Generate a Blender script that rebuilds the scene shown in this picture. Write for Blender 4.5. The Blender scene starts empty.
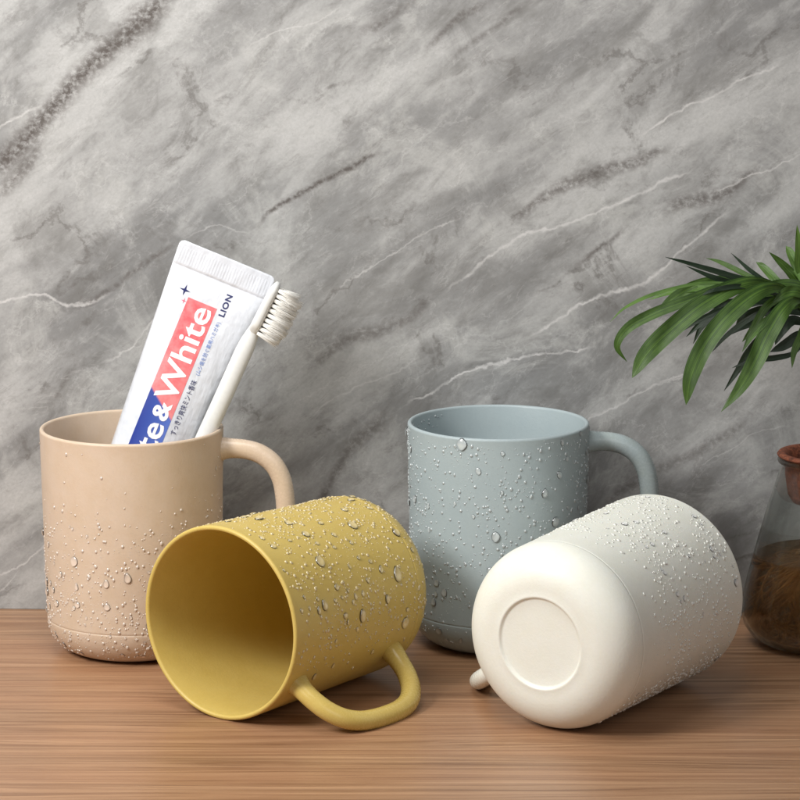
import bpy, bmesh, math, random
from mathutils import Vector, Matrix, noise
random.seed(7)
S = 0.01                                  # everything below is written in centimetres
sc = bpy.context.scene
COL = sc.collection
PI = math.pi

# ------------------------------------------------------------------ helpers
def new_obj(name, bm, mat, parent=None, smooth=True):
    for v in bm.verts: v.co *= S
    me = bpy.data.meshes.new(name)
    bm.normal_update()
    bm.to_mesh(me); bm.free()
    if smooth:
        for p in me.polygons: p.use_smooth = True
    if mat: me.materials.append(mat)
    o = bpy.data.objects.new(name, me); COL.objects.link(o)
    if parent: o.parent = parent
    return o

def tag(o, label=None, cat=None, group=None, kind=None):
    if label: o['label'] = label
    if cat: o['category'] = cat
    if group: o['group'] = group
    if kind: o['kind'] = kind
    return o

def empty(name, mw):
    o = bpy.data.objects.new(name, None); COL.objects.link(o)
    o.empty_display_size = 0.02
    o.matrix_world = mw
    return o

def lathe(bm, prof, seg=96, close=False):
    """revolve (r,z) points; points with r==0 become poles"""
    rings = []
    for r, z in prof:
        if r < 1e-6: rings.append([bm.verts.new((0, 0, z))])
        else: rings.append([bm.verts.new((r*math.cos(2*PI*i/seg), r*math.sin(2*PI*i/seg), z)) for i in range(seg)])
    for a, b in zip(rings, rings[1:]):
        for i in range(seg):
            j = (i+1) % seg
            if len(a) == 1 and len(b) == 1: continue
            if len(a) == 1: bm.faces.new((a[0], b[j], b[i]))
            elif len(b) == 1: bm.faces.new((a[i], a[j], b[0]))
            else: bm.faces.new((a[i], a[j], b[j], b[i]))
    return rings

def catmull(pts, n=10):
    out = []
    P = [Vector(p) for p in pts]
    P = [2*P[0]-P[1]] + P + [2*P[-1]-P[-2]]
    for i in range(1, len(P)-2):
        for k in range(n):
            t = k/n
            a, b, c, d = P[i-1], P[i], P[i+1], P[i+2]
            out.append(0.5*((2*b)+(c-a)*t+(2*a-5*b+4*c-d)*t*t+(3*b-a-3*c+d)*t**3))
    out.append(P[-2].copy())
    return out

def tube(bm, pts, rad, seg=12, flat=1.0, up=Vector((0, 0, 1)), cap=True):
    """swept tube; rad is a number or a function of 0..1; flat scales the second axis"""
    n = len(pts); rings = []
    side = None
    for i, p in enumerate(pts):
        t = (pts[min(i+1, n-1)]-pts[max(i-1, 0)]).normalized()
        if side is None:
            side = t.cross(up)
            if side.length < 1e-3: side = t.cross(Vector((1, 0, 0)))
        side = (side - t*side.dot(t)).normalized()
        w = t.cross(side)
        r = rad(i/(n-1)) if callable(rad) else rad
        rings.append([bm.verts.new(p + side*(r*math.cos(2*PI*k/seg)) + w*(r*flat*math.sin(2*PI*k/seg))) for k in range(seg)])
    for a, b in zip(rings, rings[1:]):
        for k in range(seg):
            j = (k+1) % seg
            bm.faces.new((a[k], a[j], b[j], b[k]))
    if cap:
        bm.faces.new(list(reversed(rings[0]))); bm.faces.new(rings[-1])
    return rings

# ------------------------------------------------------------------ node helpers
class NT:
    def __init__(self, name):
        self.m = bpy.data.materials.new(name); self.m.use_nodes = True
        self.t = self.m.node_tree; self.t.nodes.clear()
        self.out = self.t.nodes.new('ShaderNodeOutputMaterial')
    def n(self, typ, ins=None, **kw):
        nd = self.t.nodes.new(typ)
        for k, v in kw.items(): setattr(nd, k, v)
        for k, v in (ins or {}).items(): self.set(nd, k, v)
        return nd
    def set(self, nd, k, v):
        s = nd.inputs[k]
        if hasattr(v, 'bl_idname') and hasattr(v, 'outputs'): v = v.outputs[0]
        if isinstance(v, bpy.types.NodeSocket): self.t.links.new(v, s)
        else: s.default_value = v
    def math(self, op, a, b=0.0, clamp=False):
        nd = self.n('ShaderNodeMath', operation=op, use_clamp=clamp)
        self.set(nd, 0, a)
        if op not in ('ABSOLUTE', 'SINE', 'SQRT'): self.set(nd, 1, b)
        return nd.outputs[0]
    def remap(self, v, a, b, c=0.0, d=1.0, smooth=False):
        nd = self.n('ShaderNodeMapRange', interpolation_type='SMOOTHSTEP' if smooth else 'LINEAR')
        self.set(nd, 0, v)
        for i, x in enumerate((a, b, c, d)): self.set(nd, i+1, x)
        return nd.outputs[0]
    def mix(self, f, a, b, mode='MIX'):
        nd = self.n('ShaderNodeMix', data_type='RGBA', blend_type=mode)
        self.set(nd, 0, f)
        for i, x in ((6, a), (7, b)):
            if isinstance(x, tuple): x = (*x[:3], 1.0)
            self.set(nd, i, x)
        return nd.outputs[2]
    def noise(self, vec, scale, detail=4.0, rough=0.5, dist=0.0):
        nd = self.n('ShaderNodeTexNoise', {'Scale': scale, 'Detail': detail, 'Roughness': rough, 'Distortion': dist})
        self.set(nd, 'Vector', vec)
        return nd.outputs[0]
    def mapping(self, vec, scale=(1, 1, 1), rot=(0, 0, 0), loc=(0, 0, 0)):
        nd = self.n('ShaderNodeMapping'); self.set(nd, 'Vector', vec)
        nd.inputs['Location'].default_value = loc; nd.inputs['Rotation'].default_value = rot; nd.inputs['Scale'].default_value = scale
        return nd.outputs[0]
    def ocm(self):                        # object coordinates in centimetres
        return self.mapping(self.n('ShaderNodeTexCoord').outputs['Object'], scale=(100, 100, 100))
    def bump(self, h, strength, dist):
        nd = self.n('ShaderNodeBump', {'Strength': strength, 'Distance': dist}); self.set(nd, 'Height', h)
        return nd.outputs[0]
    def pbsdf(self, **kw):
        b = self.n('ShaderNodeBsdfPrincipled')
        for k, v in kw.items():
            k = k.replace('_', ' ')
            if isinstance(v, tuple) and len(v) == 3: v = (*v, 1.0)
            self.set(b, k, v)
        return b
    def done(self, sh):
        self.set(self.out, 'Surface', sh); return self.m

def lin(r, g, b):
    f = lambda c: (c/255/12.92) if c/255 <= .04045 else ((c/255+.055)/1.055)**2.4
    return (f(r), f(g), f(b))

# ------------------------------------------------------------------ camera (matched to the photograph)
CAMP = Vector((0, -124.263, 35.147)); PITCH = .1893; FPX = 2933.6
cam_d = bpy.data.cameras.new('camera'); cam = bpy.data.objects.new('camera', cam_d); COL.objects.link(cam)
cam.location = CAMP*S; cam.rotation_euler = (PI/2-PITCH, 0, 0)
cam_d.sensor_width = 36; cam_d.lens = FPX/800*36; cam_d.clip_start = .01; cam_d.clip_end = 100
sc.camera = cam
def at(px, py, y):
    """point (cm) seen at photo coordinates px,py and lying at depth y"""
    c, s = math.cos(PITCH), math.sin(PITCH)
    a, b = (px-400)/FPX, (400-py)/FPX
    d = Vector((a, c + b*s, -s + b*c))
    return CAMP + d*((y-CAMP.y)/d.y)

# ------------------------------------------------------------------ materials
def plastic(name, col, rough=.42, tint=(0.9, .85, .75), sss=0.0, bmp=.35):
    k = NT(name); P = k.ocm()
    n1 = k.noise(P, 1.1, 3, .55); n2 = k.noise(P, 38, 2, .6); n3 = k.noise(P, 9, 3, .6)
    c = k.mix(k.remap(n1, .35, .7, 0, .5), col, tuple(a*b for a, b in zip(col, tint)))
    c = k.mix(k.remap(n3, .4, .75, 0, .22*min(1, bmp*3)), c, tuple(min(1, a*1.12) for a in col))
    h = k.math('ADD', k.math('MULTIPLY', n2, .35), k.math('MULTIPLY', n3, .6))
    b = k.pbsdf(Base_Color=c, Roughness=k.remap(n3, .3, .7, rough-.06*min(1, bmp*3), rough+.08*min(1, bmp*3)), Normal=k.bump(h, bmp, .0003))
    b.inputs['Specular IOR Level'].default_value = .42
    if sss:
        b.inputs['Subsurface Weight'].default_value = sss
        b.inputs['Subsurface Radius'].default_value = (1, .7, .45); b.inputs['Subsurface Scale'].default_value = .004
    return k.done(b)
M = {}
M['beige'] = plastic('beige_plastic', lin(207, 187, 166), sss=.12)
M['grey'] = plastic('grey_blue_plastic', lin(164, 176, 178), tint=(.93, .95, .97))
M['yellow'] = plastic('yellow_plastic', lin(203, 178, 99), tint=(.93, .9, .75), sss=.1)
M['cream'] = plastic('cream_plastic', lin(231, 231, 221), tint=(.96, .95, .9), sss=.12)

for q_, c_ in (('beige', lin(207, 187, 166)), ('grey', lin(164, 176, 178)), ('yellow', lin(203, 178, 99)), ('cream', lin(231, 231, 221))):
    M['gloss_'+q_] = plastic(q_+'_handle_plastic', c_, rough=.27, bmp=.06)

def water_bead(name, col, fine=False):
    """water bead: lightened plastic colour, on big ones reversed normals too, imitates gathered light"""
    k = NT(name)
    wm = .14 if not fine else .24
    lit = tuple(min(.95, (a*(1-wm)+.93*wm)*(1.2 if not fine else 1.08)) for a in col)  # plastic's colour lightened to stand in for light gathered by the water
    if fine:
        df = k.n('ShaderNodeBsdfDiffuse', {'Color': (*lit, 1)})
    else:
        nrm = k.n('ShaderNodeTexCoord').outputs['Normal']
        m = k.n('ShaderNodeVectorMath', operation='MULTIPLY'); k.set(m, 0, nrm); m.inputs[1].default_value = (-.42, -.42, .6)  # sideways normal reversed to imitate brightness on the bead's far side
        ad = k.n('ShaderNodeVectorMath', operation='ADD'); k.set(ad, 0, m); ad.inputs[1].default_value = (0, 0, .5); m = ad
        vt = k.n('ShaderNodeVectorTransform', vector_type='NORMAL', convert_from='OBJECT', convert_to='WORLD'); k.set(vt, 0, m)
        vn = k.n('ShaderNodeVectorMath', operation='NORMALIZE'); k.set(vn, 0, vt)
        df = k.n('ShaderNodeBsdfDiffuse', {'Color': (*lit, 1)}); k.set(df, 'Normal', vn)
    t = k.n('ShaderNodeBsdfTransparent')
    f = k.n('ShaderNodeMixShader', {0: 1.0 if not fine else .75}); k.set(f, 1, t); k.set(f, 2, df)
    gl = k.n('ShaderNodeBsdfGlossy', {'Roughness': .24 if not fine else .24, 'Color': (1, 1, 1, 1)})
    fr = k.n('ShaderNodeFresnel', {'IOR': 1.33})
    m2 = k.n('ShaderNodeMixShader'); k.set(m2, 0, k.math('ADD', k.math('MULTIPLY', fr.outputs[0], .25), .14)); k.set(m2, 1, f); k.set(m2, 2, gl)
    return k.done(m2)
COLS = {'beige': lin(207, 187, 166), 'grey': lin(164, 176, 178), 'yellow': lin(203, 178, 99), 'cream': lin(231, 231, 221)}
for q, c in COLS.items():
    M['bead_'+q] = water_bead('water_bead_'+q, c); M['spray_'+q] = water_bead('water_spray_'+q, c, True)

def wood():
    k = NT('wood_table'); P = k.ocm()
    wob = k.noise(k.mapping(P, (.02, .25, 1)), 1.0, 3, .5)
    X = k.n('ShaderNodeSeparateXYZ'); k.set(X, 0, P)
    yy = k.math('ADD', X.outputs[1], k.math('MULTIPLY', wob, 3.2))
    V = k.n('ShaderNodeCombineXYZ'); k.set(V, 0, X.outputs[0]); k.set(V, 1, yy)
    g1 = k.noise(k.mapping(V, (.06, 2.6, 1)), 1.0, 6, .68, .3)
    g2 = k.noise(k.mapping(V, (.08, 9, 1), loc=(3, 5, 0)), 1.0, 6, .68, .25)
    g3 = k.noise(k.mapping(V, (.02, .55, 1), loc=(9, 2, 0)), 1.0, 3, .5)
    g4 = k.noise(k.mapping(V, (1.5, 30, 1)), 1.0, 2, .5)
    c = k.mix(k.remap(g1, .38, .62), lin(134, 98, 70), lin(184, 144, 110))
    c = k.mix(k.remap(g3, .35, .65, 0, .55), c, lin(166, 122, 90))
    c = k.mix(k.remap(g2, .53, .66, 0, .55, True), c, lin(92, 60, 40))
    c = k.mix(k.remap(g2, .30, .42, .35, 0, True), c, lin(200, 160, 126))
    c = k.mix(k.remap(g4, .55, .8, 0, .35), c, lin(128, 90, 68))
    h = k.math('ADD', k.math('MULTIPLY', g1, .5), k.math('MULTIPLY', g2, .5))
    b = k.pbsdf(Base_Color=c, Roughness=k.remap(g2, .3, .7, .27, .42), Normal=k.bump(h, .25, .0004))
    return k.done(b)
M['wood'] = wood()

# marble veins on the wall, in wall coordinates (cm along the wall, cm above the table)
def wall_uv(px, py):                       # the wall face runs through WALL0 with a slight turn
    c, s = math.cos(PITCH), math.sin(PITCH)
    a, b = (px-400)/FPX, (400-py)/FPX
    d = Vector((a, c+b*s, -s+b*c))
    n = Vector((math.sin(WROT), math.cos(WROT), 0))
    t = (WALL0-CAMP).dot(n)/d.dot(n)
    p = CAMP+d*t-WALL0
    return (p.x*math.cos(WROT)-p.y*math.sin(WROT), p.z)
WALL0 = Vector((0, 6.95, 0)); WROT = .036
VEINS = [  # kind, half width cm, strength, photo points of the vein (traced on the wall plane)
 ('w', .10, .75, [(-30,312),(0,302),(40,295),(65,304),(100,299),(118,290)]),
 ('w', .07, .55, [(95,366),(127,349),(160,313),(185,300)]),
 ('w', .08, .6, [(-30,150),(0,127),(30,112),(50,98)]),
 ('w', .10, .65, [(440,295),(460,280),(515,240),(565,225),(625,200),(665,182),(700,165)]),
 ('w', .08, .75, [(635,142),(680,108),(710,98),(750,75),(790,62)]),
 ('w', .09, .95, [(400,408),(415,400),(475,370),(525,357),(585,350),(600,344)]),
 ('w', .10, .8, [(520,345),(540,330),(590,300),(650,280),(680,250),(710,225),(735,205)]),
 ('w', .06, .6, [(700,205),(720,190),(760,172),(810,150)]),
 ('w', .08, .6, [(580,420),(596,414),(635,396),(686,372),(720,362)]),
 ('w', .07, .6, [(-20,580),(0,574),(20,567),(42,550),(70,535)]),
 ('w', .05, .5, [(-10,598),(5,588),(22,567)]),
 ('w', .07, .55, [(560,450),(589,420),(622,402),(672,380),(700,370)]),
 ('w', .06, .45, [(330,290),(380,262),(420,235),(470,215)]),
 ('w', .05, .4, [(235,60),(270,35),(310,25),(350,0)]),
 ('w', .06, .4, [(180,240),(215,228),(250,232),(262,222)]),
 ('w', .06, .4, [(300,430),(340,395),(395,372),(430,345)]),
 ('w', .05, .4, [(690,470),(730,450),(765,430),(800,424)]),
 ('d', .62, .95, [(-20,175),(5,158),(25,140),(50,112),(90,66),(130,30),(165,2),(180,-12)]),
 ('d', .4, .7, [(-10,212),(0,195),(30,160),(52,125)]),
 ('d', .16, .6, [(70,312),(110,290),(145,262),(182,238)]),
 ('d', .15, .9, [(250,240),(270,212),(300,193),(350,168),(390,150)]),
 ('d', .20, .6, [(415,60),(430,45),(460,18),(485,5),(500,-5)]),
 ('d', .16, .5, [(440,70),(470,45),(510,15),(540,-5)]),
 ('d', .32, .7, [(505,225),(520,215),(550,192),(590,176),(640,160),(680,142)]),
 ('d', .35, .75, [(655,215),(680,205),(720,195),(745,178),(770,160)]),
 ('d', .16, .65, [(565,275),(575,268),(610,240),(635,222)]),
 ('d', .28, .55, [(300,380),(340,345),(400,322),(440,290)]),
 ('d', .25, .45, [(345,40),(400,10),(430,-12)]),
 ('d', .35, .6, [(280,560),(310,520),(350,450),(400,410)]),
 ('d', .3, .5, [(590,520),(640,480),(700,450),(760,415)]),
 ('d', .12, .6, [(720,562),(745,555),(770,545)]),
]
def marble():
    k = NT('grey_marble'); P = k.ocm()
    X = k.n('ShaderNodeSeparateXYZ'); k.set(X, 0, P); u0, v0 = X.outputs[0], X.outputs[2]
    flat = k.n('ShaderNodeCombineXYZ'); k.set(flat, 0, u0); k.set(flat, 1, v0); flat = flat.outputs[0]
    # wobble so that every vein is ragged
    wa = k.noise(flat, .55, 5, .62); wb = k.noise(k.mapping(flat, loc=(31, 7, 0)), 2.6, 4, .6)
    wob = k.math('ADD', k.math('MULTIPLY', k.math('SUBTRACT', wa, .5), .8), k.math('MULTIPLY', k.math('SUBTRACT', wb, .5), .3))
    v = k.math('ADD', v0, wob)
    tb = k.noise(k.mapping(flat, loc=(5, 50, 0)), 1.1, 3, .6)       # breaks veins up along their run
    tb2 = k.noise(k.mapping(flat, loc=(15, 20, 0)), 4.0, 4, .65)
    U0, U1, V0, V1 = -24., 24., -6., 42.
    un = k.remap(u0, U0, U1)
    wsum = dsum = None
    for kind, w, s, pts in VEINS:
        q = [wall_uv(*p) for p in pts]
        fc = k.n('ShaderNodeFloatCurve'); k.set(fc, 'Value', un)
        cm = fc.mapping; cm.use_clip = True; cv = cm.curves[0]
        nn = [((a-U0)/(U1-U0), (b-V0)/(V1-V0)) for a, b in q]
        cv.points[0].location = nn[0]; cv.points[1].location = nn[-1]
        for a in nn[1:-1]: cv.points.new(*a)
        cm.update()
        slope = abs((q[-1][1]-q[0][1])/(q[-1][0]-q[0][0])); w2 = w*math.sqrt(1+slope*slope)*(1.45 if kind == 'd' else 1.1)
        d = k.math('ABSOLUTE', k.math('SUBTRACT', v, k.remap(fc.outputs[0], 0, 1, V0, V1)))
        e = min(1.2, (q[-1][0]-q[0][0])*.35)
        m = k.remap(d, 0, w2, s, 0, smooth=True)
        m = k.math('MULTIPLY', m, k.remap(u0, q[0][0], q[0][0]+e, smooth=True))
        m = k.math('MULTIPLY', m, k.remap(u0, q[-1][0]-e, q[-1][0], 1, 0, smooth=True))
        if kind == 'w': wsum = m if wsum is None else k.math('MAXIMUM', wsum, m)
        else: dsum = m if dsum is None else k.math('MAXIMUM', dsum, m)
    # general cloudy ground, stretched along the diagonal
    dg = k.mapping(k.mapping(flat, rot=(0, 0, -.62)), (.07, .28, 1))
    big = k.noise(dg, 1.0, 4, .5, .5)
    mid = k.noise(k.mapping(k.mapping(flat, rot=(0, 0, -.75)), (.28, .75, 1)), 1.0, 7, .6, .3)
    fin = k.noise(k.mapping(flat, rot=(0, 0, -.6)), 7.0, 4, .7)
    c = k.mix(k.remap(big, .33, .67, smooth=True), lin(134, 134, 133), lin(184, 184, 182))
    c = k.mix(k.remap(mid, .47, .72, 0, .6, smooth=True), c, lin(108, 107, 104))
    c = k.mix(k.remap(mid, .3, .46, .45, 0, smooth=True), c, lin(192, 192, 190))
    pt = k.noise(k.mapping(flat, rot=(0, 0, -.6), loc=(3, 3, 0)), .22, 6, .68, .8)
    c = k.mix(k.remap(pt, .5, .64, 0, .6, smooth=True), c, lin(186, 186, 183))
    c = k.mix(k.remap(pt, .36, .46, .35, 0, smooth=True), c, lin(112, 111, 108))
    f2 = k.noise(k.mapping(k.mapping(flat, rot=(0, 0, -.6)), (1.2, 2.2, 1)), 1.0, 8, .75, .4)
    c = k.mix(k.remap(f2, .5, .68, 0, .26), c, lin(118, 116, 113))
    c = k.mix(k.remap(f2, .33, .47, .22, 0), c, lin(194, 194, 192))
    c = k.mix(k.remap(fin, .4, .85, 0, .28), c, lin(110, 108, 105))
    wv = k.n('ShaderNodeVectorMath', operation='ADD'); nz = k.n('ShaderNodeTexNoise', {'Scale': .7, 'Detail': 6.0, 'Roughness': .65}); k.set(nz, 'Vector', flat)
    k.set(wv, 0, k.mapping(k.mapping(flat, rot=(0, 0, -.62)), (.16, .42, 1))); sc_ = k.n('ShaderNodeVectorMath', operation='SCALE'); k.set(sc_, 0, nz.outputs[1]); sc_.inputs['Scale'].default_value = .75; k.set(wv, 1, sc_)
    vo = k.n('ShaderNodeTexVoronoi', {'Scale': 1.0}, feature='DISTANCE_TO_EDGE'); k.set(vo, 'Vector', wv)
    crack = k.math('MULTIPLY', k.remap(vo.outputs[0], 0, .022, .6, 0, smooth=True), k.remap(pt, .42, .6, .05, .34))
    c = k.mix(crack, c, lin(216, 216, 214))
    crack2 = k.math('MULTIPLY', k.remap(vo.outputs[0], .0, .05, .5, 0, smooth=True), k.remap(pt, .5, .38))
    c = k.mix(crack2, c, lin(92, 88, 84))
    # soft generic hair veins everywhere
    rn = k.noise(k.mapping(k.mapping(flat, rot=(0, 0, -.62)), (.16, .5, 1), loc=(4, 9, 0)), 1.0, 5, .55, .9)
    hair = k.remap(k.math('ABSOLUTE', k.math('SUBTRACT', rn, .5)), 0, .010, .12, 0, smooth=True)
    rn2 = k.noise(k.mapping(k.mapping(flat, rot=(0, 0, -.75)), (.2, .8, 1), loc=(14, 2, 0)), 1.0, 5, .6, 1.2)
    hair2 = k.remap(k.math('ABSOLUTE', k.math('SUBTRACT', rn2, .47)), 0, .012, .2, 0, smooth=True)
    c = k.mix(k.math('MULTIPLY', hair, k.remap(tb, .42, .6)), c, lin(226, 224, 221))
    c = k.mix(k.math('MULTIPLY', hair2, k.remap(tb, .35, .6)), c, lin(92, 84, 80))
    c = k.mix(k.math('MULTIPLY', dsum, k.remap(tb2, .28, .56)), c, lin(86, 80, 76))
    c = k.mix(k.math('MULTIPLY', wsum, k.remap(tb, .3, .6, .25, .8)), c, lin(222, 220, 218))
    b = k.pbsdf(Base_Color=c, Roughness=.38, Normal=k.bump(mid, .05, .0004))
    b.inputs['Specular IOR Level'].default_value = .3
    return k.done(b)
M['marble'] = marble()

def simple(name, col, rough=.4, **kw):
    k = NT(name); P = k.ocm(); n = k.noise(P, 6, 3, .6)
    c = k.mix(k.remap(n, .35, .7, 0, .35), col, tuple(a*.86 for a in col))
    b = k.pbsdf(Base_Color=c, Roughness=rough)
    for a, v in kw.items(): b.inputs[a.replace('_', ' ')].default_value = v
    return k.done(b)

# ------------------------------------------------------------------ setting
bm = bmesh.new()
TY = 9.0                                   # the table runs on under the wall slab's foot
vs = [bm.verts.new(p) for p in [(-90, -75, 0), (90, -75, 0), (90, TY+4, 0), (-90, TY+4, 0), (-90, -75, -3), (90, -75, -3), (90, TY+4, -3), (-90, TY+4, -3)]]
for f in [(0, 1, 2, 3), (7, 6, 5, 4), (0, 4, 5, 1), (1, 5, 6, 2), (2, 6, 7, 3), (3, 7, 4, 0)]: bm.faces.new([vs[i] for i in f])
bmesh.ops.bevel(bm, geom=[e for e in bm.edges if all(abs(v.co.y+75) < .01 for v in e.verts) and all(v.co.z > -.01 for v in e.verts)], offset=.4, segments=4, affect='EDGES')
tag(new_obj('wood_table', bm, M['wood'], smooth=False), 'brown wood grain tabletop under the cups', kind='structure')
bm = bmesh.new()
vs = [bm.verts.new(p) for p in [(-95, 0, .02), (95, 0, .02), (95, 2, .02), (-95, 2, .02), (-95, 0, 85), (95, 0, 85), (95, 2, 85), (-95, 2, 85)]]
for f in [(3, 2, 1, 0), (4, 5, 6, 7), (0, 1, 5, 4), (1, 2, 6, 5), (2, 3, 7, 6), (3, 0, 4, 7)]: bm.faces.new([vs[i] for i in f])
w = new_obj('wall', bm, M['marble'], smooth=False); w.location = WALL0*S; w.rotation_euler.z = -WROT
tag(w, 'grey veined marble wall behind the cups', kind='structure')

# ------------------------------------------------------------------ mugs
R, HM, RS, ZS = 4.0, 9.943, 3.839, 1.55
def body_r(z):
    if z >= ZS: return RS + (R-RS)*(z-ZS)/(HM-ZS)
    c = RS-1.52
    return c + math.sqrt(max(0, 1.52**2-(1.53-max(z, .01))**2))
def mug_body():
    bm = bmesh.new()
    p = [(0, .09), (1.2, .09), (1.74, .088), (1.80, .075), (1.835, .03), (1.87, -.012), (1.91, -.02), (1.96, -.012), (2.02, .0), (2.25, .004), (2.45, .012)]
    for a in range(2, 15):
        t = a/15*PI/2; p.append((RS-1.52+1.52*math.sin(t), 1.53-1.52*math.cos(t)))
    p += [(RS, 1.46), (RS, 1.515), (RS-.014, 1.53), (RS-.014, 1.545), (RS, 1.56), (RS+.001, 1.62)]
    for i in range(1, 12): z = 1.6+(HM-.12-1.6)*i/11; p.append((body_r(z), z))
    for i in range(0, 7):
        t = i/6*PI; p.append((R-.1+.1*math.cos(t), HM-.1+.1*math.sin(t)))
    T = .2
    for i in range(1, 9): z = (HM-.1)-(HM-2.0)*i/8; p.append((body_r(z)-T, z))
    for a in range(0, 8):
        t = a/8*PI/2; p.append((RS-T-1.3+1.3*math.cos(t)-.005, 1.68-1.3*math.sin(t)))
    p += [(2.0, .37), (1.0, .36), (0, .36)]
    lathe(bm, p, 128)
    return bm
def mug_handle():
    bm = bmesh.new()
    pts = catmull([(3.84, 0, 9.0), (4.3, 0, 9.02), (5.0, 0, 8.98), (5.65, 0, 8.78), (6.2, 0, 8.35), (6.55, 0, 7.7), (6.7, 0, 6.9), (6.74, 0, 6.0), (6.68, 0, 5.1), (6.42, 0, 4.25), (5.9, 0, 3.55), (5.2, 0, 3.05), (4.5, 0, 2.78), (3.76, 0, 2.6)], 8)
    def rr(t):
        return .425 + .12*math.exp(-(t/.06)**2) + .10*math.exp(-((1-t)/.06)**2)
    tube(bm, pts, rr, 24, .9, Vector((0, 1, 0)))
    return bm
def blob_mesh(kind):
    """one bead of water, unit radius, dome along +Z, tail along +Y"""
    bm = bmesh.new(); seg, rg = 16, 6
    prev = None; top = bm.verts.new((0, 0, .6))
    def sh(x, y):
        if kind == 1 and y > 0: return (x*(1-.42*y*y), y*1.6)
        if kind == 2: return (x*(1+.10*math.sin(2*y+1)), y*(1.08+.12*math.cos(1.8*x+.6)))
        return (x, y)
    for k in range(1, rg+1):
        a = k/rg*PI/2; rr = math.sin(a); z = .6*math.cos(a)**.9 if k < rg else -.12
        ring = []
        for i in range(seg):
            x, y = sh(rr*math.cos(2*PI*i/seg), rr*math.sin(2*PI*i/seg))
            ring.append(bm.verts.new((x, y, z)))
        for i in range(seg):
            j = (i+1) % seg
            if prev is None: bm.faces.new((top, ring[i], ring[j]))
            else: bm.faces.new((prev[i], ring[i], ring[j], prev[j]))
        prev = ring
    bm.faces.new(list(reversed(prev)))
    return bm
BEADS = {}
for q in COLS:
    BEADS[q] = []
    for i in range(3):
        b = blob_mesh(i); me = bpy.data.meshes.new('water_droplet')
        for v in b.verts: v.co *= S
        b.to_mesh(me); b.free()
        for p in me.polygons: p.use_smooth = True
        me.materials.append(M['bead_'+q]); BEADS[q].append(me)

def small_beads(bm, mat, r):
    """low dome for the fine spray"""
    seg = 7
    top = bm.verts.new(mat @ Vector((0, 0, .55*r)))
    mid = [bm.verts.new(mat @ Vector((.72*r*math.cos(2*PI*i/seg), .72*r*math.sin(2*PI*i/seg), .38*r))) for i in range(seg)]
    low = [bm.verts.new(mat @ Vector((r*math.cos(2*PI*i/seg), r*math.sin(2*PI*i/seg), -.1*r))) for i in range(seg)]
    for i in range(seg):
        j = (i+1) % seg
        bm.faces.new((top, mid[i], mid[j])); bm.faces.new((mid[i], low[i], low[j], mid[j]))
    bm.faces.new(list(reversed(low)))

def surf(phi, z, inner=False):
    """frame on the mug wall: Z = outward normal, Y = up along the wall"""
    r = body_r(z); dz = .02
    slope = (body_r(z+dz)-body_r(max(.02, z-dz)))/(z+dz-max(.02, z-dz))
    n = Vector((math.cos(phi), math.sin(phi), -slope)).normalized()
    p = Vector((r*math.cos(phi), r*math.sin(phi), z))
    if inner: n = -Vector((math.cos(phi), math.sin(phi), 0)); p = Vector(((r-.2)*math.cos(phi), (r-.2)*math.sin(phi), z))
    y = Vector((0, 0, 1)); y = (y-n*y.dot(n)).normalized()
    x = y.cross(n)
    return p, Matrix(((x.x, y.x, n.x), (x.y, y.y, n.y), (x.z, y.z, n.z)))

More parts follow.
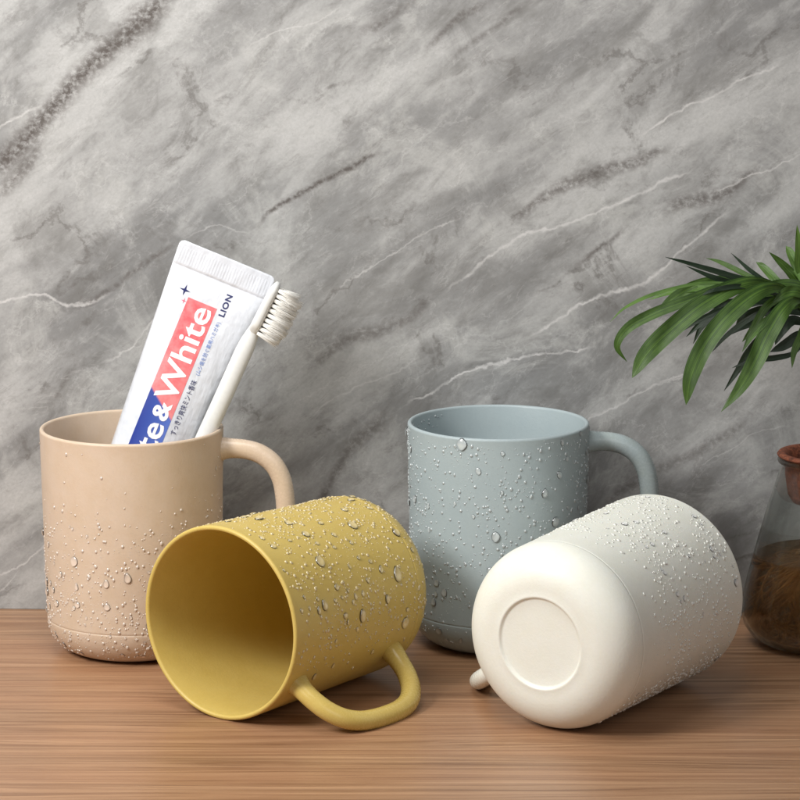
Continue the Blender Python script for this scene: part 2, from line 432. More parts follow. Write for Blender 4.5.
def make_mug(name, key, mw, label, dens, nbig, nfine, rbig, seed, hang=None, inner=0, big_w=None):
    root = empty(name, mw); tag(root, label, 'cup')
    mat = M[key]; new_obj('body', mug_body(), mat, root)
    new_obj('handle', mug_handle(), M['gloss_'+key], root)
    rnd = random.Random(seed)
    down = (mw.to_3x3().inverted() @ Vector((0, 0, -1))).normalized()
    placed = []
    def pick(f):
        for _ in range(4000):
            phi = rnd.uniform(0, 2*PI); z = rnd.uniform(.3, HM-.15)
            if rnd.random() < f(phi, z): return phi, z
        return None
    def frame(phi, z, inner=False):
        p, m = surf(phi, z, inner); n = m.col[2]
        y = -(down - n*down.dot(n))                    # the tail of a drop points uphill
        if y.length > .25:
            y.normalize(); x = y.cross(n); m = Matrix(((x.x, y.x, n.x), (x.y, y.y, n.y), (x.z, y.z, n.z)))
        return p, m, y.length
    made = 0; tries = 0
    while made < nbig and tries < 6000:
        tries += 1
        q = pick(big_w or dens)
        if not q: break
        r = rbig*(.33+.67*rnd.random()**1.7)
        p, m, sl = frame(*q)
        if any((p-c).length < (r+rc)*1.15 for c, rc in placed): continue
        placed.append((p, r)); made += 1
        k = rnd.choices((0, 1, 2), (.45, .3 if sl > .9 else .05, .35))[0]
        o = bpy.data.objects.new('water_droplet', BEADS[key][k]); COL.objects.link(o); o.parent = root
        sx = r*rnd.uniform(.8, 1.1); sy = r*rnd.uniform(.9, 1.25); szz = r*rnd.uniform(.75, 1.0)
        rot = m @ Matrix.Rotation(rnd.uniform(-.35, .35), 3, 'Z')
        o.matrix_local = Matrix.Translation(p*S) @ (rot @ Matrix.Diagonal((sx, sy, szz))).to_4x4()
    fb = bmesh.new(); cnt = 0
    while cnt < nfine:
        q = pick(dens)
        if not q: break
        r = .013+.070*rnd.random()**2.6
        p, m, sl = frame(*q)
        if any((p-c).length < r+rc*.9 for c, rc in placed): continue
        cnt += 1
        small_beads(fb, Matrix.Translation(p) @ (m @ Matrix.Diagonal((rnd.uniform(.8, 1.1), rnd.uniform(.9, 1.4), 1))).to_4x4(), r)
    for _ in range(inner):
        phi = rnd.uniform(2.2, 3.3); z = HM-rnd.uniform(.3, 1.4)*abs(rnd.random())-.25
        p, m = surf(phi, z, True)
        small_beads(fb, Matrix.Translation(p) @ m.to_4x4(), .02+.05*rnd.random()**2)
    tag(new_obj('fine_droplets', fb, M['spray_'+key], root), 'spray of tiny water droplets', kind='stuff')
    return root

def upright(x, y, rz): return Matrix.Translation(Vector((x, y, 0))*S) @ Matrix.Rotation(rz, 4, 'Z')
def lying(x, y, az, phi):
    t = math.atan2(R-RS, HM-ZS)
    ez = Vector((math.cos(az)*math.cos(t), math.sin(az)*math.cos(t), math.sin(t)))
    ex = ez.cross(Vector((0, 0, 1))).normalized(); ey = ez.cross(ex)
    off = R*math.cos(t)-HM*ez.z
    m = Matrix(((ex.x, ey.x, ez.x), (ex.y, ey.y, ez.y), (ex.z, ey.z, ez.z))).to_4x4()
    return Matrix.Translation(Vector((x, y, off+.01))*S) @ m @ Matrix.Rotation(phi, 4, 'Z')
def sst(a, b, x): t = min(1, max(0, (x-a)/(b-a))); return t*t*(3-2*t)
def clump(phi, z, s=1.0, o=0.0):
    return sst(-.25, .25, noise.noise(Vector((math.cos(phi)*3.2*s+o, math.sin(phi)*3.2*s, z*.8*s+o))))

HPHI = math.radians(147.0)
make_mug('mug', 'beige', upright(-11.711, 1.23, math.radians(-4)),
         'beige mug standing upright with a toothpaste tube and a toothbrush in it',
         lambda f, z: (1-sst(3.0, 8.0, z))*(.5+.5*clump(f, z)) + .02, 98, 3600, .18, 11)
make_mug('mug', 'grey', upright(4.329, 2.307, math.radians(2)),
         'grey blue mug standing upright and empty behind the cream mug',
         lambda f, z: (.5+.5*clump(f, z))*(.5+.5*sst(2, 4.5, z))*(1-.6*sst(9.3, 9.8, z)), 99, 4000, .25, 12, inner=60)
# lying mugs: phi runs round the axis; the handle rests on the table
def top_side(mw):
    up = (mw.to_3x3().inverted() @ Vector((0, 0, 1))).normalized()
    return lambda f, z: Vector((math.cos(f), math.sin(f), 0)).dot(up)
MW3 = lying(-1.362, -1.706, 4.071, HPHI); U3 = top_side(MW3)
make_mug('mug', 'yellow', MW3, 'mustard yellow mug lying on its side with its open mouth to the front',
         lambda f, z: sst(-.75, .25, U3(f, z))*(.5+.5*clump(f, z, 1, 3))*(.25+.75*(1-sst(8.6, 9.8, z))), 99, 3800, .24, 13)
MW4 = lying(5.528, -12.002, .994, HPHI); U4 = top_side(MW4)
make_mug('mug', 'cream', MW4, 'cream white mug lying on its side with its round base to the front',
         lambda f, z: sst(2.0, 5.0, z)*(.3+.7*clump(f, z, .9, 8))*.9*(1 if U4(f, z) > -.3 else .5) + (.5*sst(1.2, 2, z) if U4(f, z) < -.55 else 0), 98, 5200, .16, 14)

# ------------------------------------------------------------------ toothpaste tube
def tube_mat():
    k = NT('tube_white'); P = k.ocm(); n = k.noise(P, .55, 3, .5); n2 = k.noise(k.mapping(P, (1, 1, .3)), 1.6, 3, .55)
    rib = k.n('ShaderNodeTexWave', {'Scale': 2.4, 'Distortion': 0.0}, bands_direction='X'); k.set(rib, 'Vector', P)
    X = k.n('ShaderNodeSeparateXYZ'); k.set(X, 0, P)
    inr = k.math('MULTIPLY', k.remap(X.outputs[2], 15.22, 15.27), k.remap(X.outputs[2], 15.95, 15.9))
    h = k.math('ADD', k.math('ADD', k.math('MULTIPLY', n, 2.2), k.math('MULTIPLY', n2, .9)), k.math('MULTIPLY', k.math('MULTIPLY', rib.outputs[1], inr), .07))
    b = k.pbsdf(Base_Color=(*lin(216, 219, 225), 1), Roughness=.24, Normal=k.bump(h, .55, .0016))
    b.inputs['Coat Weight'].default_value = .4; b.inputs['Coat Roughness'].default_value = .12
    return k.done(b)
M['tube'] = tube_mat()
M['capw'] = simple('cap_white', lin(235, 236, 238), .35)
def flat_mat(name, col, rough=.3): return simple(name, col, rough, Coat_Weight=.3)
M['ink_navy'] = flat_mat('ink_navy', lin(34, 38, 92)); M['ink_blue'] = flat_mat('ink_light_blue', lin(96, 128, 196))
M['ink_white'] = flat_mat('ink_white', lin(250, 246, 246)); M['ink_pink'] = flat_mat('ink_pink', lin(222, 110, 130))
def banner_mat():
    k = NT('banner_ink'); P = k.ocm(); X = k.n('ShaderNodeSeparateXYZ'); k.set(X, 0, P)
    L_ = k.math('SUBTRACT', 16.2, X.outputs[2])                    # distance below the crimp
    d = k.math('SUBTRACT', L_, k.math('MULTIPLY', X.outputs[0], .75))
    n = k.noise(P, 3.0, 3, .6)
    red = k.mix(k.remap(n, .35, .65), lin(222, 98, 104), lin(230, 134, 136))
    red = k.mix(k.remap(L_, 4.0, 7.0, 0, .35), red, lin(240, 160, 158))
    blu = k.mix(k.remap(X.outputs[0], -.95, .4), lin(28, 52, 140), lin(92, 118, 196))
    c = k.mix(k.remap(d, 7.02, 7.14), red, blu)
    return k.done(k.pbsdf(Base_Color=c, Roughness=.3, Coat_Weight=.3))
M['banner'] = banner_mat()
TL = 16.2                                   # crimp edge at z = TL, shoulder at z = 2.6
def tube_dims(z):
    t = (TL-z)/(TL-2.6)
    wd = 2.25-.72*t
    if z > TL-1.05: th = .075
    elif z > TL-1.12: th = .035
    else:
        q = min(1, (TL-1.12-z)/8.5); th = .04+1.25*(math.sin(q*PI/2)**.72)
    return wd, th
def tube_front(x, z):
    wd, th = tube_dims(z); q = min(.999, abs(x)/wd)
    return -th*(1-q**2.3)**(1/2.1)
def tube_mesh():
    bm = bmesh.new(); seg = 72; rings = []
    zs = [2.6+(TL-1.05-2.6)*i/48 for i in range(47)] + [TL-1.5, TL-1.3, TL-1.2, TL-1.13, TL-1.11, TL-1.06, TL-1.04, TL-.95, TL-.8, TL-.6, TL-.4, TL-.2, TL-.07, TL]
    for z in zs:
        wd, th = tube_dims(z)
        if z > TL-.3: wd -= .22*(1-math.sqrt(max(0, 1-((z-(TL-.3))/.3)**2)))
        ring = []
        for i in range(seg):
            a = 2*PI*i/seg; cx, sy = math.cos(a), math.sin(a)
            x = wd*math.copysign(abs(cx)**(2/2.3), cx); y = th*math.copysign(abs(sy)**(2/2.1), sy)
            if TL-1.05 < z < TL-.1: y *= 1+.10*math.sin(x*24)*(1 if z > TL-.85 else .0)
            if z < TL-1.05: y += .035*math.sin(z*1.1+x*.9)*min(1, (TL-1.05-z)/2)*0
            ring.append(bm.verts.new((x, y, z)))
        rings.append(ring)
    for a, b in zip(rings, rings[1:]):
        for i in range(seg): j = (i+1) % seg; bm.faces.new((a[i], a[j], b[j], b[i]))
    bm.faces.new(rings[-1]); 
    # shoulder and neck
    low = rings[0]; prev = low
    for s, z in ((.92, 2.42), (.7, 2.25), (.5, 2.2)):
        ring = [bm.verts.new((v.co.x*s, v.co.y*s*(1+.16*(1-s)), z)) for v in low]
        for i in range(seg): j = (i+1) % seg; bm.faces.new((prev[i], ring[i], ring[j], prev[j])) if False else bm.faces.new((ring[i], ring[j], prev[j], prev[i]))
        prev = ring
    bm.faces.new(list(reversed(prev)))
    bmesh.ops.recalc_face_normals(bm, faces=bm.faces)
    return bm
tilt = math.radians(22.2)
top = at(228.5, 258, 2.1)
ax = Vector((math.sin(tilt), .045, math.cos(tilt))).normalized()
xx = Vector((math.cos(tilt), -.06, -math.sin(tilt))); xx = (xx-ax*xx.dot(ax)).normalized(); yv = ax.cross(xx)
org = top-ax*TL
mt = Matrix(((xx.x, yv.x, ax.x, 0), (xx.y, yv.y, ax.y, 0), (xx.z, yv.z, ax.z, 0), (0, 0, 0, 1)))
tp = empty('toothpaste_tube', Matrix.Translation(org*S) @ mt)
tag(tp, 'white toothpaste tube with a red and blue banner leaning in the beige mug', 'toothpaste')
new_obj('tube_body', tube_mesh(), M['tube'], tp)
bm = bmesh.new(); lathe(bm, [(0, .45), (.78, .45), (.86, .52), (.92, 1.2), (.98, 2.1), (.93, 2.19), (0, 2.19)], 48)
new_obj('cap', bm, M['capw'], tp)

def drape(me_or_bm, lift):
    """cut a flat shape (x,z in tube space) into slices and lay it on the tube's front"""
    bm = me_or_bm
    for i in range(-22, 23):
        bmesh.ops.bisect_plane(bm, geom=bm.verts[:]+bm.edges[:]+bm.faces[:], plane_co=(i*.1, 0, 0), plane_no=(1, 0, 0))
    for i in range(20, 160, 3):
        bmesh.ops.bisect_plane(bm, geom=bm.verts[:]+bm.edges[:]+bm.faces[:], plane_co=(0, 0, i*.1), plane_no=(0, 0, 1))
    for v in bm.verts: v.co.y = tube_front(v.co.x, v.co.z)-lift
    return bm
def text_bm(s, size, x0, down0, bold=0.0, space=1.0, length=None, mid=None):
    """text reading up the tube; baseline at x0 (cm right of the axis), first letter down0 cm below the crimp"""
    cu = bpy.data.curves.new('lettering', 'FONT'); cu.body = s; cu.size = size*S; cu.offset = bold*S; cu.space_character = space
    cu.resolution_u = 3
    t = bpy.data.objects.new('lettering', cu); COL.objects.link(t)
    bpy.context.view_layer.update()
    dg = bpy.context.evaluated_depsgraph_get(); me = bpy.data.meshes.new_from_object(t.evaluated_get(dg))
    bpy.data.objects.remove(t); bpy.data.curves.remove(cu)
    bm = bmesh.new(); bm.from_mesh(me); bpy.data.meshes.remove(me)
    mx = max((v.co.x for v in bm.verts), default=1)/S
    k = (length/mx) if length else 1
    for v in bm.verts:
        a, b = v.co.x/S*k, v.co.y/S
        v.co = Vector((x0-b, 0, TL-down0+a))               # letters run up (+z), their tops point left (-x)
    bmesh.ops.remove_doubles(bm, verts=bm.verts[:], dist=1e-5)
    return bm
bm = bmesh.new()
bm.faces.new([bm.verts.new(p) for p in [(-.96, 0, TL-12.6), (.39, 0, TL-12.6), (.39, 0, TL-2.2), (-.96, 0, TL-2.2)]])
ban = new_obj('banner', drape(bm, .010), M['banner'], tp); tag(ban, 'red banner that turns blue lower down')
new_obj('lettering', drape(text_bm('White', 1.38, .23, 6.62, .022, 1.0, 4.25), .022), M['ink_white'], ban)
new_obj('lettering', drape(text_bm('&', 1.0, .17, 7.55, .03, 1.0, .85), .022), M['ink_white'], ban)
new_obj('lettering', drape(text_bm('White', 1.38, .23, 11.9, .022, 1.0, 4.2), .022), M['ink_white'], ban)
new_obj('lettering', drape(text_bm('LION', .36, .80, 2.45, .012, 1.12, 1.0), .012), M['ink_navy'], tp)
new_obj('lettering', drape(text_bm('すっきり爽快ミント香味', .30, .78, 7.95, .0, 1.0, 2.55), .022), M['ink_navy'], tp)
new_obj('lettering', drape(text_bm('(ムシ歯を防ぐ薬用ハミガキ)', .22, .76, 5.15, .0, 1.0, 2.45), .022), M['ink_blue'], tp)
def star(x, dn, r):
    bm = bmesh.new(); c = bm.verts.new((x, 0, TL-dn)); vs = []
    for i in range(8):
        a = i*PI/4 - tilt*0; q = r if i % 2 == 0 else r*.26
        vs.append(bm.verts.new((x+q*math.sin(a), 0, TL-dn+q*math.cos(a))))
    for i in range(8): bm.faces.new((c, vs[i], vs[(i+1) % 8]))
    return drape(bm, .012)
new_obj('star', star(-1.22, 1.98, .26), M['ink_navy'], tp); new_obj('star', star(-1.08, 2.42, .13), M['ink_pink'], tp)

# ------------------------------------------------------------------ toothbrush
M['brush'] = simple('brush_plastic', lin(226, 227, 224), .3, Coat_Weight=.3)
M['bristle'] = simple('bristle', lin(244, 242, 236), .5)
foot = at(114, 645, 1.0); neck = at(252, 334, .95); headt = at(277, 285, .95)
root = empty('toothbrush', Matrix.Translation(foot*S))
tag(root, 'white toothbrush leaning beside the toothpaste tube with its bristles to the right', 'toothbrush')
bp = [foot+Vector((0, 0, .35)), at(141, 580, .9), at(175, 503, .8), at(205, 437, .7), at(221, 402, .7), at(239, 362, .85), neck, neck+(headt-neck)*.3]
bp = catmull([p-foot for p in bp], 10)
bm = bmesh.new(); tube(bm, bp, lambda t: (.40-.02*t-.14*sst(.76, .93, t))*math.sqrt(min(1, t/.03+.02))*math.sqrt(min(1, (1-t)/.08+.03)), 20, .8, Vector((0, 1, 0)))
new_obj('brush_handle', bm, M['brush'], root)
hd = (headt-neck).normalized(); L_h = (headt-neck).length
bdir = Vector((.955, -.10, -.27)); bdir = (bdir-hd*bdir.dot(hd)).normalized(); sd = hd.cross(bdir)
bm = bmesh.new(); rings = []
for i in range(25):
    t = -.06+1.12*i/24; e = math.sqrt(max(0.0, 1-abs(2*(i/24)-1)**5))
    wd = .52*max(.12, e) if t > .3 else (.06+.46*sst(-.08, .22, t))
    th = .23*max(.35, e) if t > .5 else (.06+.18*sst(-.08, .12, t))
    c = neck-foot+hd*(L_h*t)
    rings.append([bm.verts.new(c+sd*(wd*math.copysign(abs(math.cos(2*PI*k/24))**.7, math.cos(2*PI*k/24)))+bdir*(th*math.copysign(abs(math.sin(2*PI*k/24))**.7, math.sin(2*PI*k/24)))) for k in range(24)])
for a, b in zip(rings, rings[1:]):
    for k in range(24): j = (k+1) % 24; bm.faces.new((a[k], a[j], b[j], b[k]))
bm.faces.new(rings[-1]); bm.faces.new(list(reversed(rings[0])))
bmesh.ops.recalc_face_normals(bm, faces=bm.faces)
new_obj('brush_head', bm, M['brush'], root)
bm = bmesh.new(); rb = random.Random(3)
for i in range(10):
    for j in range(-1, 2):
        c = neck-foot+hd*(L_h*(.08+.86*i/9))+sd*(j*.28)+bdir*.2
        ln = 1.12-.10*(i % 2)-(.12 if i in (0, 9) else 0)
        for q in range(34):
            a = q*2.4; rr_ = .068*math.sqrt(q/34)
            o = hd*(rr_*math.cos(a))+sd*(rr_*math.sin(a))
            tip = c+o*2.7+bdir*(ln*rb.uniform(.9, 1.06))+hd*rb.uniform(-.06, .06)+sd*rb.uniform(-.05, .05)
            tube(bm, [c+o, (c+o+tip)/2, tip], lambda t: .014-.006*t, 4, 1, Vector((.3, .2, 1)))
new_obj('bristles', bm, M['bristle'], root)

# ------------------------------------------------------------------ glass flask with water, clay cup and plant
def glass():
    k = NT('clear_glass'); b = k.n('ShaderNodeBsdfGlass', {'IOR': 1.45, 'Roughness': 0.0, 'Color': (.93, .94, .93, 1)})
    t = k.n('ShaderNodeBsdfTransparent', {'Color': (.93, .94, .93, 1)})
    m = k.n('ShaderNodeMixShader', {0: .2}); k.set(m, 1, b); k.set(m, 2, t)
    return k.done(m)
def water():
    k = NT('brown_water'); b = k.n('ShaderNodeBsdfGlass', {'IOR': 1.33, 'Roughness': 0.0, 'Color': (.8, .68, .55, 1)})
    t = k.n('ShaderNodeBsdfTransparent', {'Color': (.66, .53, .40, 1)})
    m = k.n('ShaderNodeMixShader', {0: .4}); k.set(m, 1, b); k.set(m, 2, t)
    return k.done(m)
M['glass'] = glass(); M['water'] = water()
FX, FY = 18.72, 1.9
fl = empty('glass_flask', Matrix.Translation(Vector((FX, FY, 0))*S))
tag(fl, 'clear conical glass flask of dark water at the right edge', 'flask')
gp = [(0, .12), (1.7, .08), (2.15, 0.0), (2.65, .10), (3.12, .38), (3.42, .82), (3.56, 1.4), (3.50, 2.2), (3.22, 3.4), (2.84, 4.9), (2.52, 6.1), (2.22, 7.1), (2.02, 7.75), (1.93, 8.02), (1.97, 8.12), (2.09, 8.2), (2.12, 8.3), (2.06, 8.4), (1.97, 8.4)]
ip = [(max(0, r-.13), z) for r, z in reversed(gp[5:14])] + [(2.98, .5), (2.6, .27), (2.1, .2), (0, .22)]
bm = bmesh.new(); lathe(bm, gp+ip, 96); new_obj('flask_glass', bm, M['glass'], fl)
wp = [(0, .24), (2.1, .22), (2.59, .29), (2.97, .52), (3.28, .86), (3.42, 1.4), (3.36, 2.2), (3.08, 3.4), (2.98, 3.9), (2.95, 4.02), (2.88, 4.0), (0, 3.98)]
bm = bmesh.new(); lathe(bm, wp, 96); new_obj('flask_water', bm, M['water'], fl)
def clay():
    k = NT('clay'); P = k.ocm(); n = k.noise(P, 3.5, 5, .7); n2 = k.noise(P, 14, 3, .6)
    c = k.mix(k.remap(n, .35, .65), lin(84, 44, 30), lin(150, 84, 56)); c = k.mix(k.remap(n2, .55, .75, 0, .7), c, lin(176, 116, 84))
    return k.done(k.pbsdf(Base_Color=c, Roughness=.75, Normal=k.bump(n2, .5, .0006)))
M['clay'] = clay()
cup = empty('planting_cup', Matrix.Translation(Vector((FX, FY, 6.3))*S))
tag(cup, 'small reddish brown cup hanging in the neck of the glass flask', 'cup insert')
bm = bmesh.new()
lathe(bm, [(0, 0), (1.0, 0), (1.42, .12), (1.62, .45), (1.74, 1.2), (1.80, 1.95), (1.94, 2.14), (2.1, 2.16), (2.14, 2.24), (2.06, 2.34), (1.86, 2.34), (1.66, 2.22), (1.5, 1.8), (1.4, .9), (1.1, .35), (0, .3)], 72)
new_obj('cup_body', bm, M['clay'], cup)

def leaf_mat(name, a, b):
    k = NT(name); uv = k.n('ShaderNodeTexCoord').outputs['UV']
    X = k.n('ShaderNodeSeparateXYZ'); k.set(X, 0, uv)
    st = k.noise(k.mapping(uv, (22, 1.2, 1)), 1.0, 3, .6); bl = k.noise(k.ocm(), 1.3, 3, .6)
    c = k.mix(k.remap(st, .35, .68), a, b)
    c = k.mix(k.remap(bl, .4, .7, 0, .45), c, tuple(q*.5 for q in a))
    rib = k.remap(k.math('ABSOLUTE', k.math('SUBTRACT', X.outputs[0], .5)), 0, .05, .35, 0)
    c = k.mix(rib, c, tuple(min(1, q*1.5) for q in b))
    d = k.pbsdf(Base_Color=c, Roughness=k.remap(st, .3, .7, .34, .5), Normal=k.bump(st, .3, .0006))
    tr = k.n('ShaderNodeBsdfTranslucent'); k.set(tr, 'Color', k.mix(0.0, c, c))
    m = k.n('ShaderNodeMixShader', {0: .18}); k.set(m, 1, d); k.set(m, 2, tr)
    return k.done(m)
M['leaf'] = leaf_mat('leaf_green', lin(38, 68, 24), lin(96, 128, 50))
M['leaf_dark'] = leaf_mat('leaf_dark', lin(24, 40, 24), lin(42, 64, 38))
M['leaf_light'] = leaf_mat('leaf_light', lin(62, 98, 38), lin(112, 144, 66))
M['stem'] = simple('stem', lin(70, 92, 44), .5); M['root'] = simple('root', lin(205, 168, 126), .7)
plant = empty('potted_plant', Matrix.Translation(Vector((FX, FY, 6.9))*S)); PO = Vector((FX, FY, 6.9))
tag(plant, 'green plant with long arching strap leaves growing from the flask', 'plant')
CROWN = [Vector((17.3, 1.6, 14.6)), Vector((18.6, 1.3, 15.2)), Vector((19.3, 2.3, 14.2))]
def leaf(pts, w, mat='leaf', fold=.18, nrm=(0, -1, .45), tipw=.0, blunt=False):
    P = catmull([Vector(p)-PO for p in pts], 9); n = len(P)
    bm = bmesh.new(); uvl = bm.loops.layers.uv.new('UVMap'); rings = []; K = 6
    N = Vector(nrm).normalized()
    for i, p in enumerate(P):
        t = i/(n-1); tg = (P[min(i+1, n-1)]-P[max(0, i-1)]).normalized()
        s = tg.cross(N)
        s = s.normalized() if s.length > .05 else Vector((1, 0, 0))
        up = s.cross(tg)
        ww = .93*w*(.22+.78*sst(0, .45, t))*(1-(max(0, t-.55)/.45)**(4 if blunt else 2.1))+.004
        ring = []
        for k in range(K+1):
            q = k/K*2-1
            ring.append((bm.verts.new(p+s*(q*ww)+up*(fold*ww*abs(q)**1.3)+up*(ww*(.10*math.sin(t*11+q*2+w*40)+.06*math.sin(t*27+q*3)))), (k/K, t)))
        rings.append(ring)
    for a, b in zip(rings, rings[1:]):
        for k in range(K):
            quad = (a[k], a[k+1], b[k+1], b[k]); f = bm.faces.new([v for v, _ in quad])
            for lp, (_, uv) in zip(f.loops, quad): lp[uvl].uv = uv
    return new_obj('leaf', bm, M[mat], plant)
A = at
LEAVES = [
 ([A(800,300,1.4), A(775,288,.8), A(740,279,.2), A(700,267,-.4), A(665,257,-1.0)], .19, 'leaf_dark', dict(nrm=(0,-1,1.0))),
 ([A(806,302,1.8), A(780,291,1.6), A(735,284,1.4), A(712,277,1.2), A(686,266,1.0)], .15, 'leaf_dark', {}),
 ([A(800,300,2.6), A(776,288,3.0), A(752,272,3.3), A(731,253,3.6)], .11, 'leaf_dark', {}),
 ([A(812,298,1.5), A(798,282,1.3), A(786,268,1.2), A(769,252,1.1)], .22, 'leaf', {}),
 ([A(790,296,.8), A(755,287,0), A(722,283,-.8), A(690,285,-1.4), A(650,296,-2.0), A(625,308,-2.4), A(610,322,-2.6)], .12, 'leaf_light', dict(nrm=(0,-.5,1))),
 ([A(795,299,1.2), A(760,286,.6), A(725,287,.2), A(690,300,-.2), A(655,313,-.5), A(628,328,-.8), A(617,346,-.9), A(627,362,-.9)], .26, 'leaf', {}),
 ([A(798,300,.3), A(765,283,-.8), A(735,287,-1.6), A(700,306,-2.4), A(665,335,-3.0), A(645,356,-3.4), A(632,378,-3.6)], .43, 'leaf', dict(blunt=True)),
 ([A(802,302,.3), A(780,288,-1), A(757,293,-1.8), A(728,316,-2.6), A(705,345,-3.2), A(691,376,-3.6), A(686,405,-3.8)], .42, 'leaf', dict(blunt=True)),
 ([A(812,306,.3), A(797,300,-.9), A(783,310,-1.7), A(767,336,-2.4), A(755,362,-2.9), A(740,388,-3.2), A(721,412,-3.4)], .42, 'leaf', {}),
 ([A(780,291,2.2), A(740,281,1.8), A(705,283,1.4), A(680,294,1.1), A(657,311,.8)], .26, 'leaf', dict(blunt=True)),
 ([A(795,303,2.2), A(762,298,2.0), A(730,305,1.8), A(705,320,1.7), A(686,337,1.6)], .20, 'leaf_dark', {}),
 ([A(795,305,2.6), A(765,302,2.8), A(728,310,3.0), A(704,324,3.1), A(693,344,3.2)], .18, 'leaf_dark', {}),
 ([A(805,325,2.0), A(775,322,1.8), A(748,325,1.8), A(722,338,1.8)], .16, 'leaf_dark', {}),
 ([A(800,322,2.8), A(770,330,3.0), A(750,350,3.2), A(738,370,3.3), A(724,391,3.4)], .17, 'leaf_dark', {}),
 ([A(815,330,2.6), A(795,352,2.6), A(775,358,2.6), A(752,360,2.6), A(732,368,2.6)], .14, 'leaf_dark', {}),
 ([A(812,300,1.0), A(790,296,.2), A(768,305,-.4), A(752,330,-.6), A(742,342,-.7)], .18, 'leaf', {}),
 ([A(820,330,.8), A(806,325,0), A(800,338,-.5), A(794,352,-.8), A(792,368,-1.0)], .17, 'leaf_light', {}),
 ([A(815,300,1.4), A(800,272,1.2), A(799,250,1.0), A(797,225,.9)], .2, 'leaf_light', {}),
 ([A(825,320,.6), A(805,296,-.6), A(788,292,-1.0), A(772,304,-1.4)], .26, 'leaf', {}),
 ([A(830,320,1.2), A(806,290,.4), A(786,284,.2), A(764,288,-.2), A(740,290,-.4)], .24, 'leaf', {}),
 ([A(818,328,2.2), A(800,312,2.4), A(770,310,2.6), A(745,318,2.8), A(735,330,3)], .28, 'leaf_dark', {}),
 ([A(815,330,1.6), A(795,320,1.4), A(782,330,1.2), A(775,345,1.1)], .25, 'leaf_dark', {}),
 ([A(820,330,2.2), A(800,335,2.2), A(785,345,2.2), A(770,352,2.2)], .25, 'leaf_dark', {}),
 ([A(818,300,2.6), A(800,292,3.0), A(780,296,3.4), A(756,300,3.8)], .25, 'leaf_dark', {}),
]
ex_rnd = random.Random(21)
for tipx, tipy, y in ((648, 300, 1.6), (672, 322, .6), (712, 352, 1.2), (756, 262, 2.4), (706, 258, 2.0), (700, 296, -2.2), (662, 345, -.6), (742, 352, -2.6), (786, 246, 2.2)):
    bx, by = 802+ex_rnd.uniform(-8, 12), 303+ex_rnd.uniform(-6, 10)
    mx, my = (bx*.5+tipx*.5), (by*.5+tipy*.5)-(16 if tipy > 290 else 3)
    LEAVES.append(([A(bx, by, 1.2), A(bx*.75+mx*.25, by*.72+my*.28-5, .8), A(mx, my, y*.6), A(mx*.35+tipx*.65, my*.4+tipy*.6-3, y*.9), A(tipx, tipy, y)], ex_rnd.uniform(.12, .24), ex_rnd.choice(['leaf', 'leaf_dark', 'leaf', 'leaf_light']), dict(nrm=(ex_rnd.uniform(-.4, .4), -1, ex_rnd.uniform(.3, 1.2)))))
# the rest of the crown, beyond the right edge of the photograph
rl = random.Random(5)
for i in range(12):
    a = rl.uniform(-1.3, 1.5); c = Vector((19.2, 1.8, 14.8)); r = rl.uniform(4.5, 7.5); d = Vector((math.cos(a), math.sin(a)*.55, 0))
    LEAVES.append(([c, c+d*r*.3+Vector((0, 0, 1.0)), c+d*r*.65+Vector((0, 0, .7)), c+d*r+Vector((0, 0, -1.6-rl.random()*2))], rl.uniform(.2, .38), rl.choice(['leaf', 'leaf_dark']), dict(nrm=(0, -.6, 1))))
for pts, w, mt_, kw in LEAVES: leaf(pts, w, mt_, **kw)
for x0, c in ((.35, Vector((18.9, 1.9, 14.9))), (.1, Vector((18.9, 1.6, 15.3))), (.6, Vector((19.3, 2.2, 14.6)))):
    p = [Vector((x0, 0, .15)), Vector((x0*1.3, -.1, 2.4)), (c-PO)*Vector((.9, .9, .75)) if False else Vector(((c-PO).x*.9, (c-PO).y, (c-PO).z*.7)), c-PO]
    bm = bmesh.new(); tube(bm, catmull(p, 10), lambda t: .24-.08*t, 12); new_obj('stem', bm, M['stem'], plant)
bm = bmesh.new(); rr = random.Random(9)
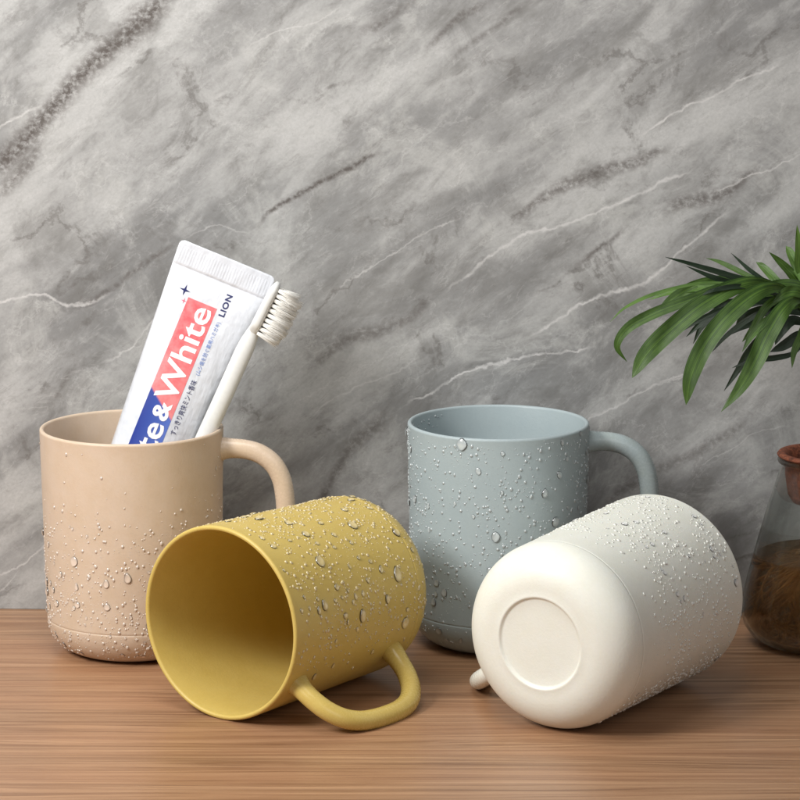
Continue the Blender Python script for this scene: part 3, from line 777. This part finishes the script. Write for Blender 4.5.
for i in range(80):
    a = rr.uniform(0, 2*PI); p = Vector((.9*math.cos(a)*rr.random(), .9*math.sin(a)*rr.random(), -.3)); pts = [p]
    pts[0] = Vector((.4*math.cos(a), .4*math.sin(a), -.3)); qq = rr.random(); pts.append(Vector((.3*math.cos(a), .3*math.sin(a), -1.8))); pts.append(Vector((1.1*math.cos(a)*qq, 1.1*math.sin(a)*qq, -3.2)))
    dr = Vector((math.cos(a)*.8, math.sin(a)*.8, rr.uniform(-1.1, -.3)))
    for s in range(rr.randint(5, 9)):
        dr = (dr+Vector((rr.uniform(-.45, .45), rr.uniform(-.45, .45), rr.uniform(-.3, .12)))).normalized()
        q = pts[-1]+dr*.85
        z = q.z+6.9
        if z < .55: q.z = .55-6.9+rr.random()*.2; dr.z = abs(dr.z)*.3
        rm = (1.25 if z > 6 else (2.9 if z < 1 else 3.2-(z-1)*.2))
        h = math.hypot(q.x, q.y)
        if h > rm-.25: q.x *= (rm-.25)/h; q.y *= (rm-.25)/h; dr.x *= -.4; dr.y *= -.4
        pts.append(q)
    tube(bm, catmull(pts, 4), lambda t, w=rr.uniform(.03, .11): w*(1-.6*t), 6)
tag(new_obj('roots', bm, M['root'], plant), 'tangle of pale roots in the water', kind='stuff')

# ------------------------------------------------------------------ light
def area(name, loc, target, size, power, col, sy=None):
    d = bpy.data.lights.new(name, 'AREA'); d.energy = power; d.color = col; d.size = size*S
    if sy: d.shape = 'RECTANGLE'; d.size_y = sy*S
    o = bpy.data.objects.new(name, d); COL.objects.link(o); o.location = Vector(loc)*S
    o.rotation_euler = (Vector(target)-Vector(loc)).to_track_quat('-Z', 'Y').to_euler()
    return o
area('key_lamp', (-52, -46, 55), (-2, 0, 6), 24, 6.7, (1, .99, .97))
area('fill_lamp', (35, -95, 60), (6, 0, 6), 60, 1.9, (.97, .98, 1))
tl = area('top_lamp', (-12, -22, 72), (-10, 7, 28), 36, .95, (1, .99, .97)); tl.data.spread = math.radians(110)
wd = bpy.data.worlds.new('World'); sc.world = wd; wd.use_nodes = True
bg = wd.node_tree.nodes['Background']; bg.inputs[0].default_value = (.95, .97, 1, 1); bg.inputs[1].default_value = .11

sc.render.engine = 'CYCLES'
sc.cycles.use_denoising = True
sc.cycles.max_bounces = 14; sc.cycles.transmission_bounces = 12; sc.cycles.transparent_max_bounces = 24
sc.view_settings.view_transform = 'Standard'; sc.view_settings.look = 'None'
sc.view_settings.exposure = 0; sc.view_settings.gamma = 1
